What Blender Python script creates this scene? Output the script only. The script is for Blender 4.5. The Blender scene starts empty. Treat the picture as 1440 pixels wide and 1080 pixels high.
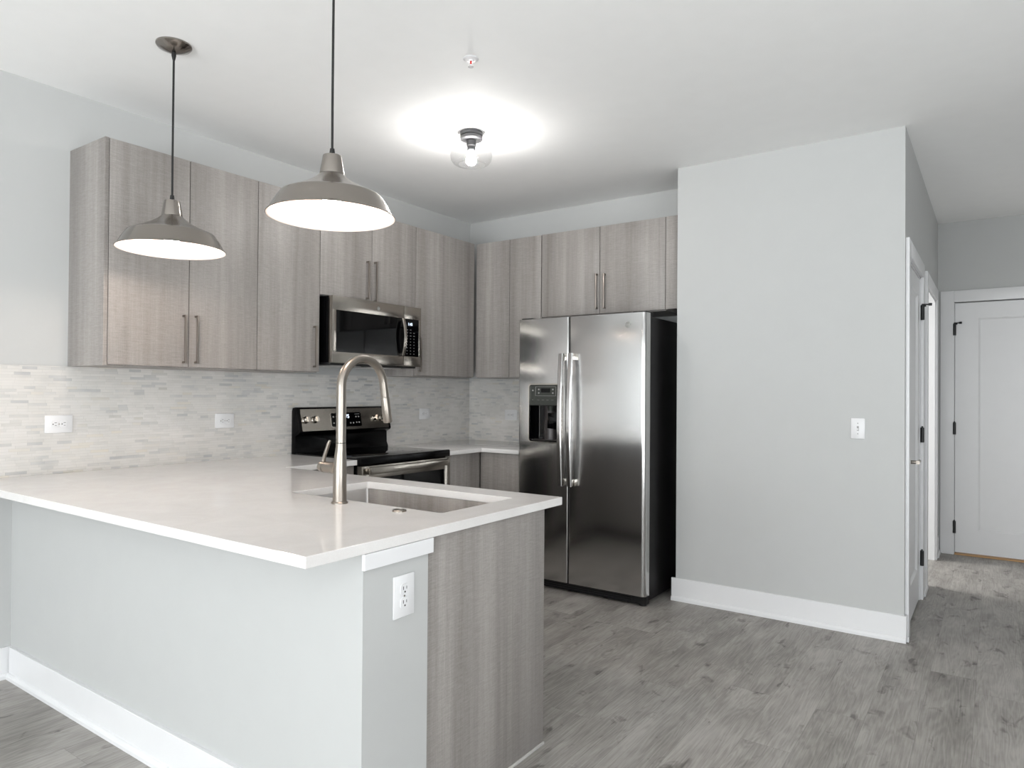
import bpy, bmesh, math, random
from mathutils import Vector, Matrix
random.seed(7)
PI = math.pi
S = bpy.context.scene
COL = S.collection

# ------------------------------------------------------------------ camera
YAW, PITCH, ROLL = math.radians(34.91659), 0.0082857, 0.0072530
FPX, V0 = 972.524, 543.838
CAM = Vector((3.70853, -1.10955, 1.32))
F_ = Vector((-math.sin(YAW), math.cos(YAW), 0)); R_ = Vector((math.cos(YAW), math.sin(YAW), 0)); U_ = Vector((0, 0, 1))
F2 = F_*math.cos(PITCH) + U_*math.sin(PITCH); U2 = U_*math.cos(PITCH) - F_*math.sin(PITCH)
R3 = R_*math.cos(ROLL) + U2*math.sin(ROLL); U3 = -R_*math.sin(ROLL) + U2*math.cos(ROLL)
cd = bpy.data.cameras.new('camera'); cam = bpy.data.objects.new('camera', cd); COL.objects.link(cam)
cd.sensor_fit = 'HORIZONTAL'; cd.sensor_width = 36; cd.lens = 36*FPX/1440
cd.shift_y = (V0-540)/1440; cd.clip_start = 0.05; cd.clip_end = 60
M = Matrix.Identity(4)
for i in range(3):
    M[i][0] = R3[i]; M[i][1] = U3[i]; M[i][2] = -F2[i]; M[i][3] = CAM[i]
cam.matrix_world = M
S.camera = cam

# ------------------------------------------------------------------ view, world, daylight and added fill
S.view_settings.view_transform = 'Standard'; S.view_settings.look = 'None'
S.view_settings.exposure = 0.0; S.view_settings.gamma = 1.0
S.view_settings.use_curve_mapping = False
W = bpy.data.worlds.new('sky'); S.world = W; W.use_nodes = True
bg = W.node_tree.nodes['Background']; bg.inputs[0].default_value = (0.80, 0.90, 1.0, 1); bg.inputs[1].default_value = 1.0
XR, YR, YH = 6.6, -5.2, 5.7355         # right wall, rear wall, hall end
ZC = 2.7708                            # ceiling
WIN_REAR = [(0.7, 2.2), (2.6, 4.1), (4.5, 6.0)]
WIN_RIGHT_ADDED = [(-3.9, -2.3), (-1.7, -0.1)]  # unseen windows added on the right for soft fill light
WZ = (0.06, 2.08)
def area(name, loc, rot, sx, sy, power, col):
    l = bpy.data.lights.new(name, 'AREA'); l.shape = 'RECTANGLE'; l.size = sx; l.size_y = sy
    l.energy = power; l.color = col
    o = bpy.data.objects.new(name, l); COL.objects.link(o); o.location = loc; o.rotation_euler = rot
    return o
for a, b in WIN_REAR:
    area('window_area_light', ((a+b)/2, YR-0.17, (WZ[0]+WZ[1])/2), (PI/2, 0, 0), b-a, WZ[1]-WZ[0], 104, (0.96, 0.98, 1.0))
for a, b in WIN_RIGHT_ADDED:
    area('window_area_light', (XR+0.17, (a+b)/2, (WZ[0]+WZ[1])/2), (PI/2, 0, PI/2), b-a, WZ[1]-WZ[0], 66, (0.985, 0.985, 1.0))  # fill through the added right windows, onto cabinets and half wall end
area('window_area_light', (1.22, 4.95, 1.35), (PI/2, 0, -PI/2), 0.8, 1.3, 75, (1.0, 0.985, 0.97))
# added fill lights outside the windows brighten the ceiling, standing in for sunlit paving
area('added_ceiling_fill', (3.3, YR-1.75, -0.06), (PI, 0, 0), 7.0, 2.6, 960, (0.975, 0.98, 1.0))
area('added_ceiling_fill', (XR+1.6, -2.0, -0.06), (PI, 0, 0), 2.4, 5.0, 520, (0.975, 0.98, 1.0))

# ------------------------------------------------------------------ materials
def srgb(r, g, b):
    f = lambda c: (c/255)/12.92 if c/255 <= 0.04045 else ((c/255+0.055)/1.055)**2.4
    return (f(r), f(g), f(b), 1)
class NT:
    def __init__(s, name):
        s.m = bpy.data.materials.new(name); s.m.use_nodes = True; s.t = s.m.node_tree
        s.p = s.t.nodes['Principled BSDF']; s.out = s.t.nodes['Material Output']
    def n(s, typ, **k):
        nd = s.t.nodes.new(typ)
        for a, b in k.items(): setattr(nd, a, b)
        return nd
    def lk(s, a, b): s.t.links.new(a, b)
    def setin(s, nd, i, v):
        if hasattr(v, 'is_linked') or isinstance(v, bpy.types.NodeSocket): s.lk(v, nd.inputs[i])
        else: nd.inputs[i].default_value = v
    def math(s, op, a, b=0.0, c=0.0):
        nd = s.n('ShaderNodeMath', operation=op)
        s.setin(nd, 0, a); s.setin(nd, 1, b)
        if len(nd.inputs) > 2: s.setin(nd, 2, c)
        return nd.outputs[0]
    def xyz(s, x, y, z):
        nd = s.n('ShaderNodeCombineXYZ'); s.setin(nd, 0, x); s.setin(nd, 1, y); s.setin(nd, 2, z); return nd.outputs[0]
    def sep(s, v):
        nd = s.n('ShaderNodeSeparateXYZ'); s.lk(v, nd.inputs[0]); return nd.outputs
    def objco(s): return s.n('ShaderNodeTexCoord').outputs['Object']
    def geo(s): return s.n('ShaderNodeNewGeometry').outputs['Position']
    def noise(s, v, scale, detail=2, rough=0.5, dist=0.0):
        nd = s.n('ShaderNodeTexNoise'); s.lk(v, nd.inputs['Vector']); nd.inputs['Scale'].default_value = scale
        nd.inputs['Detail'].default_value = detail; nd.inputs['Roughness'].default_value = rough; nd.inputs['Distortion'].default_value = dist
        return nd.outputs['Fac']
    def white(s, v):
        nd = s.n('ShaderNodeTexWhiteNoise', noise_dimensions='3D'); s.lk(v, nd.inputs['Vector']); return nd.outputs['Value']
    def mapr(s, v, a, b, c, d):
        nd = s.n('ShaderNodeMapRange'); s.setin(nd, 0, v)
        for i, q in enumerate((a, b, c, d)): nd.inputs[i+1].default_value = q
        return nd.outputs[0]
    def ramp(s, v, stops):
        nd = s.n('ShaderNodeValToRGB'); s.lk(v, nd.inputs[0]); e = nd.color_ramp.elements
        while len(e) < len(stops): e.new(0.5)
        for k, (p, c) in enumerate(stops): e[k].position = p; e[k].color = c
        return nd.outputs[0]
    def mix(s, f, a, b, mode='MIX'):
        nd = s.n('ShaderNodeMix', data_type='RGBA', blend_type=mode)
        s.setin(nd, 0, f); s.setin(nd, 6, a); s.setin(nd, 7, b); return nd.outputs[2]
    def bump(s, h, strength, dist=0.001):
        nd = s.n('ShaderNodeBump'); nd.inputs['Strength'].default_value = strength; nd.inputs['Distance'].default_value = dist
        s.lk(h, nd.inputs['Height']); s.lk(nd.outputs[0], s.p.inputs['Normal'])
    def set(s, **k):
        for a, v in k.items():
            s.setin(s.p, a.replace('_', ' '), v)
        return s
def plain(name, col, rough=0.5, metal=0.0, spec=0.5, vary=0.03):
    t = NT(name); f = t.noise(t.objco(), 9.0, 3)
    lo = tuple(c*(1-vary) for c in col[:3]) + (1,); hi = tuple(min(1, c*(1+vary)) for c in col[:3]) + (1,)
    t.lk(t.ramp(f, [(0.3, lo), (0.7, hi)]), t.p.inputs['Base Color'])
    t.set(Roughness=rough, Metallic=metal); t.p.inputs['Specular IOR Level'].default_value = spec
    return t
def paint(name, col, rough=0.6):
    t = plain(name, col, rough, 0, 0.35, 0.008); g = t.geo()
    t.bump(t.noise(g, 420, 2), 0.05, 0.0006); return t.m
M_wall = paint('wall_paint', srgb(187, 188, 187))
M_ceil = paint('ceiling_paint', srgb(244, 244, 243), 0.75)
M_trim = paint('trim_paint', srgb(224, 224, 225), 0.35)
M_door = paint('door_paint', srgb(222, 222, 223), 0.35)

def brushed(name, col, rough=0.26, axis=0, aniso=0.0, streak=0.05, bump=0.03, rot=0.0):
    t = NT(name); c = t.sep(t.objco())
    k = [900.0, 900.0, 900.0]; k[axis] = 6.0
    v = t.xyz(t.math('MULTIPLY', c[0], k[0]), t.math('MULTIPLY', c[1], k[1]), t.math('MULTIPLY', c[2], k[2]))
    f = t.noise(v, 1.0, 2)
    t.set(Metallic=1.0, Roughness=t.mapr(f, 0, 1, rough-streak, rough+streak))
    lo = tuple(q*0.93 for q in col[:3]) + (1,)
    t.lk(t.ramp(f, [(0.2, lo), (0.8, col)]), t.p.inputs['Base Color'])
    if aniso:
        t.p.inputs['Anisotropic'].default_value = aniso; t.p.inputs['Anisotropic Rotation'].default_value = rot
        tg = t.n('ShaderNodeTangent', direction_type='RADIAL', axis='Z'); t.lk(tg.outputs[0], t.p.inputs['Tangent'])
    t.bump(f, bump, 0.0004)
    return t.m
M_steel = brushed('brushed_stainless', srgb(196, 195, 194), 0.17, 0, 0.8)
M_steel_y = brushed('brushed_stainless_range', srgb(172, 166, 158), 0.22, 1, 0.5)
M_nickel = brushed('brushed_nickel', srgb(152, 145, 137), 0.30, 2, 0, 0.04)
M_shade = brushed('lamp_nickel', srgb(152, 146, 140), 0.18, 2, 0.75, 0.03, 0.03, 0.25)
M_pull = brushed('pull_nickel', srgb(160, 152, 145), 0.34, 2)
M_sinksteel = brushed('sink_stainless', srgb(225, 224, 223), 0.48, 0, 0)
M_chrome = plain('polished_chrome', srgb(205, 200, 192), 0.1, 1.0).m
M_black = plain('black_enamel', srgb(6, 6, 7), 0.16, 0, 0.12).m
M_fridgeside = plain('black_textured_side', srgb(16, 14, 15), 0.42, 0, 0.3).m
M_blackmat = plain('black_plastic', srgb(14, 14, 15), 0.5).m
M_glassblk = plain('black_glass', srgb(4, 4, 5), 0.04, 0, 0.25).m
M_hinge = plain('hinge_black', srgb(14, 14, 16), 0.4).m
M_canopy = plain('dark_bronze', srgb(58, 58, 60), 0.5, 0.4).m
M_cord = plain('black_cord', srgb(12, 12, 12), 0.6).m
M_plate = plain('white_plastic', srgb(224, 224, 225), 0.3, vary=0.005).m
M_slot = plain('dark_slot', srgb(60, 58, 56), 0.6).m
M_gap = plain('dark_gap', srgb(30, 28, 27), 0.8).m
M_caulk = plain('pale_edge_strip', srgb(196, 194, 190), 0.5).m
M_tan = plain('raw_oak_threshold', srgb(190, 150, 105), 0.6).m
M_ring = plain('burner_print', srgb(55, 55, 57), 0.25).m
M_greyplastic = plain('dispenser_grey', srgb(48, 51, 47), 0.35).m
M_darkgrey = plain('dispenser_dark', srgb(62, 58, 58), 0.3, 0.3).m
M_print = plain('panel_print', srgb(150, 150, 148), 0.5).m
M_printdim = plain('panel_print_dim', srgb(90, 90, 90), 0.5).m
M_logo = plain('emblem_grey', srgb(120, 120, 116), 0.35, 0.6).m
M_logolight = plain('emblem_silver', srgb(215, 215, 212), 0.3, 0.7).m
M_red = plain('red_glass_bulb', srgb(200, 40, 35), 0.2).m
M_frame = plain('window_frame_white', srgb(225, 225, 225), 0.4).m
def white_in():
    t = plain('shade_inner_white', srgb(212, 203, 197), 0.45, vary=0.005); return t.m
M_inner = white_in()
def emis(name, col, s):
    t = NT(name); t.p.inputs['Base Color'].default_value = (0.02, 0.02, 0.02, 1)
    t.p.inputs['Emission Color'].default_value = col; t.p.inputs['Emission Strength'].default_value = s; return t.m
M_bulb = emis('pendant_bulb_glow', (1.0, 0.85, 0.74, 1), 180.0)
M_fbulb = emis('ceiling_bulb_glow', (1.0, 0.97, 0.94, 1), 370.0)
M_led = emis('display_digits', (0.75, 0.85, 1.0, 1), 1.6)
def glass(name, tint, gloss=0.06, edge=0.7):
    t = NT(name); t.t.nodes.remove(t.p)
    tr = t.n('ShaderNodeBsdfTransparent'); tr.inputs[0].default_value = tint
    gl = t.n('ShaderNodeBsdfGlossy'); gl.inputs['Roughness'].default_value = 0.02
    lw = t.n('ShaderNodeLayerWeight'); lw.inputs[0].default_value = 0.35
    f = t.math('MULTIPLY_ADD', t.math('POWER', lw.outputs['Facing'], 2.5), edge, gloss)
    mx = t.n('ShaderNodeMixShader'); t.lk(f, mx.inputs[0]); t.lk(tr.outputs[0], mx.inputs[1]); t.lk(gl.outputs[0], mx.inputs[2])
    t.lk(mx.outputs[0], t.out.inputs[0]); return t.m
M_pane = glass('window_glass', (0.97, 0.98, 0.98, 1), 0.03, 0.3)
M_bowl = glass('clear_bowl_glass', (0.93, 0.93, 0.93, 1), 0.04, 0.55)

def wood(name='grey_wood_laminate', c0=(126, 121, 117), c1=(145, 140, 136), c2=(163, 158, 154)):
    t = NT(name); o = t.objco(); info = t.n('ShaderNodeObjectInfo')
    c = t.sep(o); off = t.math('MULTIPLY', info.outputs['Random'], 37.0)
    X = t.math('ADD', c[0], off); Y = t.math('ADD', c[1], off); Z = c[2]
    def nz(kx, kz, d=2, r=0.5, dist=0):
        return t.noise(t.xyz(t.math('MULTIPLY', X, kx), t.math('MULTIPLY', Y, kx), t.math('MULTIPLY', Z, kz)), 1.0, d, r, dist)
    broad = nz(8, 0.30, 2); mid = nz(30, 0.9, 3, 0.6); fine = nz(230, 9, 2, 0.5); cross = nz(22, 300, 3, 0.6); fleck = nz(260, 140, 2)
    a = t.math('MULTIPLY_ADD', broad, 0.44, t.math('MULTIPLY', mid, 0.26))
    a = t.math('ADD', a, t.math('MULTIPLY', fine, 0.12))
    a = t.math('ADD', a, t.math('MULTIPLY', cross, 0.26)); a = t.math('ADD', a, t.math('MULTIPLY', fleck, 0.14))
    a = t.math('SUBTRACT', a, 0.11)
    t.lk(t.ramp(a, [(0.36, srgb(*c0)), (0.50, srgb(*c1)), (0.64, srgb(*c2))]), t.p.inputs['Base Color'])
    t.set(Roughness=0.42); t.p.inputs['Specular IOR Level'].default_value = 0.4
    t.bump(t.math('ADD', cross, fine), 0.10, 0.0005)
    return t.m
M_wood = wood()

def floor_mat():
    t = NT('grey_oak_vinyl_planks'); c = t.sep(t.geo()); PW, PL = 0.182, 1.22
    xr = t.math('DIVIDE', c[0], PW); row = t.math('FLOOR', xr); fx = t.math('FRACT', xr)
    r1 = t.white(t.xyz(row, 3.3, 0.0))
    yr = t.math('ADD', t.math('DIVIDE', c[1], PL), r1); col = t.math('FLOOR', yr); fy = t.math('FRACT', yr)
    h = t.white(t.xyz(row, col, 1.7)); h2 = t.white(t.xyz(row, col, 9.1))
    sx = t.math('ADD', c[0], t.math('MULTIPLY', h, 13.0)); sy = t.math('ADD', c[1], t.math('MULTIPLY', h2, 29.0))
    # cathedral grain: contour lines of a stretched noise
    f0 = t.noise(t.xyz(t.math('MULTIPLY', sx, 9.0), t.math('MULTIPLY', sy, 0.95), h), 1.0, 3, 0.5, 0.25)
    rings = t.math('SINE', t.math('MULTIPLY', f0, 120.0))
    rings = t.mapr(rings, -1, 1, 0, 1)
    fib = t.noise(t.xyz(t.math('MULTIPLY', sx, 190.0), t.math('MULTIPLY', sy, 5.5), h), 1.0, 3, 0.6)
    patch = t.noise(t.xyz(t.math('MULTIPLY', sx, 9.0), t.math('MULTIPLY', sy, 3.0), h2), 1.0, 4, 0.6)
    knot = t.noise(t.xyz(t.math('MULTIPLY', sx, 13.0), t.math('MULTIPLY', sy, 6.0), h2), 1.0, 3, 0.6, 0.6)
    knot = t.mapr(knot, 0.60, 0.72, 0.0, 1.0)
    a = t.math('MULTIPLY_ADD', rings, 0.07, t.math('MULTIPLY', fib, 0.38))
    a = t.math('ADD', a, t.math('MULTIPLY', patch, 0.55)); a = t.math('ADD', a, t.math('MULTIPLY', h, 0.10))
    a = t.math('SUBTRACT', a, t.math('MULTIPLY', knot, 0.26))
    base = t.ramp(a, [(0.26, srgb(97, 93, 90)), (0.48, srgb(139, 135, 130)), (0.70, srgb(172, 168, 163))])
    e1 = t.math('MINIMUM', fx, t.math('SUBTRACT', 1.0, fx)); e2 = t.math('MINIMUM', fy, t.math('SUBTRACT', 1.0, fy))
    g = t.math('MINIMUM', t.math('MULTIPLY', e1, PW), t.math('MULTIPLY', e2, PL))
    seam = t.mapr(g, 0.0, 0.0016, 0.72, 1.0)
    t.lk(t.mix(1.0, base, t.xyz(seam, seam, seam), 'MULTIPLY'), t.p.inputs['Base Color'])
    t.set(Roughness=t.mapr(fib, 0, 1, 0.40, 0.56)); t.p.inputs['Specular IOR Level'].default_value = 0.4
    t.bump(t.math('ADD', t.math('MULTIPLY', rings, 0.3), fib), 0.12, 0.0006)
    return t.m
M_floor = floor_mat()

def quartz():
    t = NT('white_quartz'); g = t.geo(); f = t.noise(g, 7.0, 5, 0.6, 0.8); s = t.noise(g, 260, 1)
    a = t.math('MULTIPLY_ADD', f, 0.7, t.math('MULTIPLY', s, 0.3))
    t.lk(t.ramp(a, [(0.35, srgb(218, 215, 213)), (0.65, srgb(226, 224, 222))]), t.p.inputs['Base Color'])
    t.set(Roughness=0.09); t.p.inputs['Specular IOR Level'].default_value = 0.5; return t.m
M_quartz = quartz()

def mosaic():
    t = NT('marble_strip_mosaic'); c = t.sep(t.geo()); s = t.math('ADD', c[0], c[1]); RH = 0.0132
    zr = t.math('DIVIDE', c[2], RH); row = t.math('FLOOR', zr); fz = t.math('FRACT', zr)
    r1 = t.white(t.xyz(row, 1.1, 0.0)); r2 = t.white(t.xyz(row, 5.2, 0.0))
    L = t.math('MULTIPLY_ADD', r2, 0.045, 0.042)
    sr = t.math('ADD', t.math('DIVIDE', s, L), t.math('MULTIPLY', r1, 17.0)); k = t.math('FLOOR', sr); fs = t.math('FRACT', sr)
    h = t.white(t.xyz(row, k, 2.0)); h2 = t.white(t.xyz(row, k, 8.0))
    reg = t.noise(t.xyz(s, 0.0, c[2]), 4.0, 3)
    vein = t.noise(t.xyz(t.math('MULTIPLY', s, 14.0), h, t.math('MULTIPLY', c[2], 60.0)), 1.0, 3)
    a = t.math('ADD', t.math('MULTIPLY', t.math('POWER', h, 6.0), 0.42), t.math('MULTIPLY', vein, 0.34))
    a = t.math('ADD', a, t.math('MULTIPLY', t.math('SUBTRACT', reg, 0.45), 0.95))
    col = t.ramp(a, [(0.0, srgb(215, 212, 209)), (0.30, srgb(205, 203, 199)), (0.58, srgb(187, 187, 186)), (0.95, srgb(150, 153, 157))])
    warm = t.mapr(h2, 0.93, 1.0, 0.0, 0.35)
    col = t.mix(warm, col, srgb(205, 194, 170))
    ez = t.math('MULTIPLY', t.math('MINIMUM', fz, t.math('SUBTRACT', 1.0, fz)), RH)
    es = t.math('MULTIPLY', t.math('MINIMUM', fs, t.math('SUBTRACT', 1.0, fs)), L)
    g = t.math('MINIMUM', ez, es); jd = t.mapr(g, 0.0002, 0.0009, 0.84, 1.0)
    t.lk(t.mix(1.0, col, t.xyz(jd, jd, jd), 'MULTIPLY'), t.p.inputs['Base Color'])
    t.set(Roughness=t.mapr(h2, 0, 1, 0.22, 0.5)); t.bump(t.math('ADD', t.mapr(g, 0.0, 0.0012, 0, 1), t.math('MULTIPLY', h, 0.5)), 0.25, 0.0012)
    return t.m
M_mosaic = mosaic()

# ------------------------------------------------------------------ mesh helpers
def B(): return bmesh.new()
def box(bm, x0, x1, y0, y1, z0, z1, bev=0.0, seg=2):
    vs = [bm.verts.new((x, y, z)) for x in (x0, x1) for y in (y0, y1) for z in (z0, z1)]
    fs = [(0, 1, 3, 2), (4, 6, 7, 5), (0, 4, 5, 1), (2, 3, 7, 6), (0, 2, 6, 4), (1, 5, 7, 3)]
    faces = [bm.faces.new([vs[i] for i in f]) for f in fs]
    if bev:
        es = list({e for f in faces for e in f.edges})
        bmesh.ops.bevel(bm, geom=es, offset=bev, segments=seg, affect='EDGES', profile=0.5)
    return bm
def prism(bm, pts, axis, a0, a1, bev=0.0):
    """extrude a 2D outline along an axis; pts are the other two coordinates in xyz order"""
    def mk(p, a):
        return {0: (a, p[0], p[1]), 1: (p[0], a, p[1]), 2: (p[0], p[1], a)}[axis]
    n = len(pts)
    A = [bm.verts.new(mk(p, a0)) for p in pts]; Bv = [bm.verts.new(mk(p, a1)) for p in pts]
    fs = [bm.faces.new(A), bm.faces.new(Bv)] + [bm.faces.new((A[i], A[(i+1) % n], Bv[(i+1) % n], Bv[i])) for i in range(n)]
    bmesh.ops.recalc_face_normals(bm, faces=fs)
    if bev:
        bmesh.ops.bevel(bm, geom=list({e for f in fs for e in f.edges}), offset=bev, segments=2, affect='EDGES', profile=0.5)
    return bm
def rr(x0, x1, y0, y1, r, n=6):
    out = []
    for cx, cy, a0 in ((x1-r, y1-r, 0), (x0+r, y1-r, PI/2), (x0+r, y0+r, PI), (x1-r, y0+r, 3*PI/2)):
        for i in range(n+1):
            a = a0 + PI/2*i/n; out.append((cx+r*math.cos(a), cy+r*math.sin(a)))
    return out
def ringloft(bm, rings, cap0=True, cap1=True, closed=True):
    R = [[bm.verts.new(p) for p in r] for r in rings]; fs = []
    n = len(R[0])
    for a, b in zip(R, R[1:]):
        for i in range(n): fs.append(bm.faces.new((a[i], a[(i+1) % n], b[(i+1) % n], b[i])))
    if cap0: fs.append(bm.faces.new(R[0][::-1]))
    if cap1: fs.append(bm.faces.new(R[-1]))
    bmesh.ops.recalc_face_normals(bm, faces=fs)
    return bm
def lathe(bm, prof, cx, cy, seg=48, cap0=True, cap1=True, axis='z', cz=0.0):
    rings = []
    for r, h in prof:
        ring = []
        for i in range(seg):
            a = 2*PI*i/seg; c, s = r*math.cos(a), r*math.sin(a)
            ring.append({'z': (cx+c, cy+s, cz+h), 'x': (cx+h, cy+c, cz+s), 'y': (cx+c, cy+h, cz+s)}[axis])
        rings.append(ring)
    return ringloft(bm, rings, cap0, cap1)
def tube(bm, pts, r, seg=20, caps=True):
    pts = [Vector(p) for p in pts]; rs = r if isinstance(r, (list, tuple)) else [r]*len(pts)
    t0 = (pts[1]-pts[0]).normalized(); ref = Vector((1, 0, 0)) if abs(t0.x) < 0.8 else Vector((0, 1, 0))
    u = t0.cross(ref).normalized(); rings = []
    for i, p in enumerate(pts):
        t = (pts[min(i+1, len(pts)-1)] - pts[max(i-1, 0)]).normalized()
        u = (u - t*u.dot(t)).normalized(); v = t.cross(u)
        rings.append([p + u*rs[i]*math.cos(2*PI*k/seg) + v*rs[i]*math.sin(2*PI*k/seg) for k in range(seg)])
    return ringloft(bm, rings, caps, caps)
def finish(me, smooth_ang):
    if smooth_ang:
        for p in me.polygons: p.use_smooth = True
        bm = bmesh.new(); bm.from_mesh(me)
        for e in bm.edges:
            if len(e.link_faces) == 2 and e.calc_face_angle(0) > smooth_ang: e.smooth = False
        bm.to_mesh(me); bm.free()
def wloc(o):
    v = Vector((0, 0, 0))
    while o is not None: v = v + o.location; o = o.parent
    return v
def obj(name, bm, mat, parent=None, smooth=0.6, origin=None):
    bmesh.ops.recalc_face_normals(bm, faces=bm.faces)
    if parent is not None: off = wloc(parent)
    elif origin is not None: off = Vector(origin)
    else:
        co = [v.co for v in bm.verts]; lo = [min(c[i] for c in co) for i in range(3)]; hi = [max(c[i] for c in co) for i in range(3)]
        off = Vector(((lo[0]+hi[0])/2, (lo[1]+hi[1])/2, lo[2]))
    for v in bm.verts: v.co -= off
    me = bpy.data.meshes.new(name); bm.to_mesh(me); bm.free()
    for m in (mat if isinstance(mat, (list, tuple)) else [mat]): me.materials.append(m)
    finish(me, smooth)
    o = bpy.data.objects.new(name, me); COL.objects.link(o)
    if parent is not None: o.parent = parent
    else: o.location = off
    return o
def thing(name, loc, label=None, cat=None, group=None, kind=None):
    o = bpy.data.objects.new(name, None); COL.objects.link(o); o.location = loc; o.empty_display_size = 0.1
    return tag(o, label, cat, group, kind)
def tag(o, label=None, cat=None, group=None, kind=None):
    if label: o['label'] = label
    if cat: o['category'] = cat
    if group: o['group'] = group
    if kind: o['kind'] = kind
    return o
def struct(name, bm, mat, **k): return tag(obj(name, bm, mat, smooth=0, **k), kind='structure')
def copy_tree(o, parent=None):
    c = o.copy(); COL.objects.link(c); c.parent = parent
    for ch in list(o.children): copy_tree(ch, c)
    return c
def text_part(name, s, size, origin, right, up, mat, parent, ext=0.0004, shear=0.0, bold=0.0):
    cu = bpy.data.curves.new('t', 'FONT'); cu.body = s; cu.size = size; cu.extrude = ext; cu.align_x = 'CENTER'; cu.align_y = 'CENTER'
    cu.shear = shear; cu.offset = bold
    to = bpy.data.objects.new('t', cu); COL.objects.link(to)
    dg = bpy.context.evaluated_depsgraph_get(); me = bpy.data.meshes.new_from_object(to.evaluated_get(dg))
    bpy.data.objects.remove(to)
    right = Vector(right); up = Vector(up); nrm = right.cross(up); off = wloc(parent)
    for v in me.vertices: v.co = Vector(origin) + right*v.co.x + up*v.co.y + nrm*v.co.z - off
    me.materials.append(mat); o = bpy.data.objects.new(name, me); COL.objects.link(o); o.parent = parent
    return o

# ------------------------------------------------------------------ setting
XB0, XB1, YB = 2.034, 3.3132, 3.1386    # closet block
YK = 3.56                               # kitchen back wall
XHR = 4.62                              # hall right wall
T = 0.12
struct('floor', box(B(), -T, XR+T, YR-T, YH+T, -0.08, 0), M_floor)
struct('ceiling', box(B(), -T, XR+T, YR-T, YH+T, ZC, ZC+0.1), M_ceil)
struct('wall_left', box(B(), -T, 0, YR-T, YK+T, 0, ZC), M_wall)
struct('wall_back', box(B(), 0, XB0+0.1, YK, YK+T, 0, ZC), M_wall)
b = B(); box(b, XB0, XB1, YB, YB+0.106, 0, ZC); box(b, XB0, XB0+0.1, YB+0.106, YK, 0, ZC)
struct('wall_center', b, M_wall)
D1, D2, DH = (3.262, 4.08), (4.49, 5.40), 2.085
b = B(); xi = XB1-T
box(b, xi, XB1, D1[1], D2[0], 0, ZC); box(b, xi, XB1, D2[1], YH, 0, ZC)
box(b, xi, XB1, YB+0.106, D1[0], 0, ZC)
box(b, xi, XB1, D1[0], D1[1], DH, ZC); box(b, xi, XB1, D2[0], D2[1], DH, ZC)
struct('wall_hall', b, M_wall)
HX0, HX1, HZ = 3.434, 4.345, 2.092     # hall end door
b = B(); box(b, 1.0, HX0, YH, YH+T, 0, ZC); box(b, HX1, XHR+T, YH, YH+T, 0, ZC); box(b, HX0, HX1, YH, YH+T, HZ, ZC)
struct('wall_end', b, M_wall)
struct('wall_hall_right', box(B(), XHR, XHR+T, YB+T, YH, 0, ZC), M_wall)
struct('wall_front_right', box(B(), XHR, XR, YB, YB+T, 0, ZC), M_wall)
# little room seen through the doorway of the hall
b = B(); box(b, 1.3, xi, 4.22, 4.30, 0, ZC)
box(b, 1.24, 1.3, 4.22, 4.55, 0, ZC); box(b, 1.24, 1.3, 5.35, YH, 0, ZC); box(b, 1.24, 1.3, 4.55, 5.35, 0, 0.7); box(b, 1.24, 1.3, 4.55, 5.35, 2.0, ZC)
struct('wall_side_room', b, M_wall)

def window_wall(name, along, fixed, a0, a1, wins, sgn):
    """wall with openings; along=0: runs in x at y=fixed, along=1: runs in y at x=fixed; sgn = outward direction"""
    b = B()
    def bx(bm, s0, s1, t0, t1, z0, z1, **k):
        t0, t1 = sorted((fixed+sgn*t0, fixed+sgn*t1))
        if along == 0: box(bm, s0, s1, t0, t1, z0, z1, **k)
        else: box(bm, t0, t1, s0, s1, z0, z1, **k)
    cur = a0
    for s0, s1 in wins:
        bx(b, cur, s0, 0, T, 0, ZC); bx(b, s0, s1, 0, T, 0, WZ[0]); bx(b, s0, s1, 0, T, WZ[1], ZC); cur = s1
    bx(b, cur, a1, 0, T, 0, ZC); struct(name, b, M_wall)
    for s0, s1 in wins:
        global WN
        WN += 1; mid = (s0+s1)/2
        loc = (mid, fixed, WZ[0]) if along == 0 else (fixed, mid, WZ[0])
        w = thing('window_%d' % WN, loc, kind='structure')
        f = B(); k = 0.05
        for q in ((s0, s0+k, *WZ), (s1-k, s1, *WZ), (s0, s1, WZ[0], WZ[0]+k), (s0, s1, WZ[1]-k, WZ[1]), (mid-0.03, mid+0.03, *WZ), (s0, s1, 1.5, 1.56)):
            bx(f, q[0], q[1], 0.03, 0.09, q[2], q[3])
        obj('window_frame', f, M_frame, w, 0)
        f = B(); bx(f, s0+k, s1-k, 0.055, 0.062, WZ[0]+k, WZ[1]-k); obj('pane', f, M_pane, w, 0)
        f = B(); bx(f, s0-0.03, s1+0.03, -0.05, 0.03, WZ[0]-0.03, WZ[0]-0.001, bev=0.004); obj('window_sill', f, M_trim, w)
WN = 0
window_wall('wall_rear', 0, YR, 0, XR, WIN_REAR, -1)
window_wall('wall_right', 1, XR, YR-T, YB+T, WIN_RIGHT_ADDED, 1)  # unseen right wall, its windows added for fill light

# peninsula half wall
PY0, PY1, PX, ZS = 0.190, 0.450, 2.318, 0.884     # slab underside height ZS
ZT = 0.9143
struct('wall_peninsula', box(B(), 0, PX, PY0, PY1, 0, ZS-0.001), M_wall)
b = B(); box(b, PX+0.0002, PX+0.012, PY0-0.006, PY1+0.012, ZS-0.045, ZS-0.0008, bev=0.0015)
struct('trim_peninsula', b, M_trim)

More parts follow.
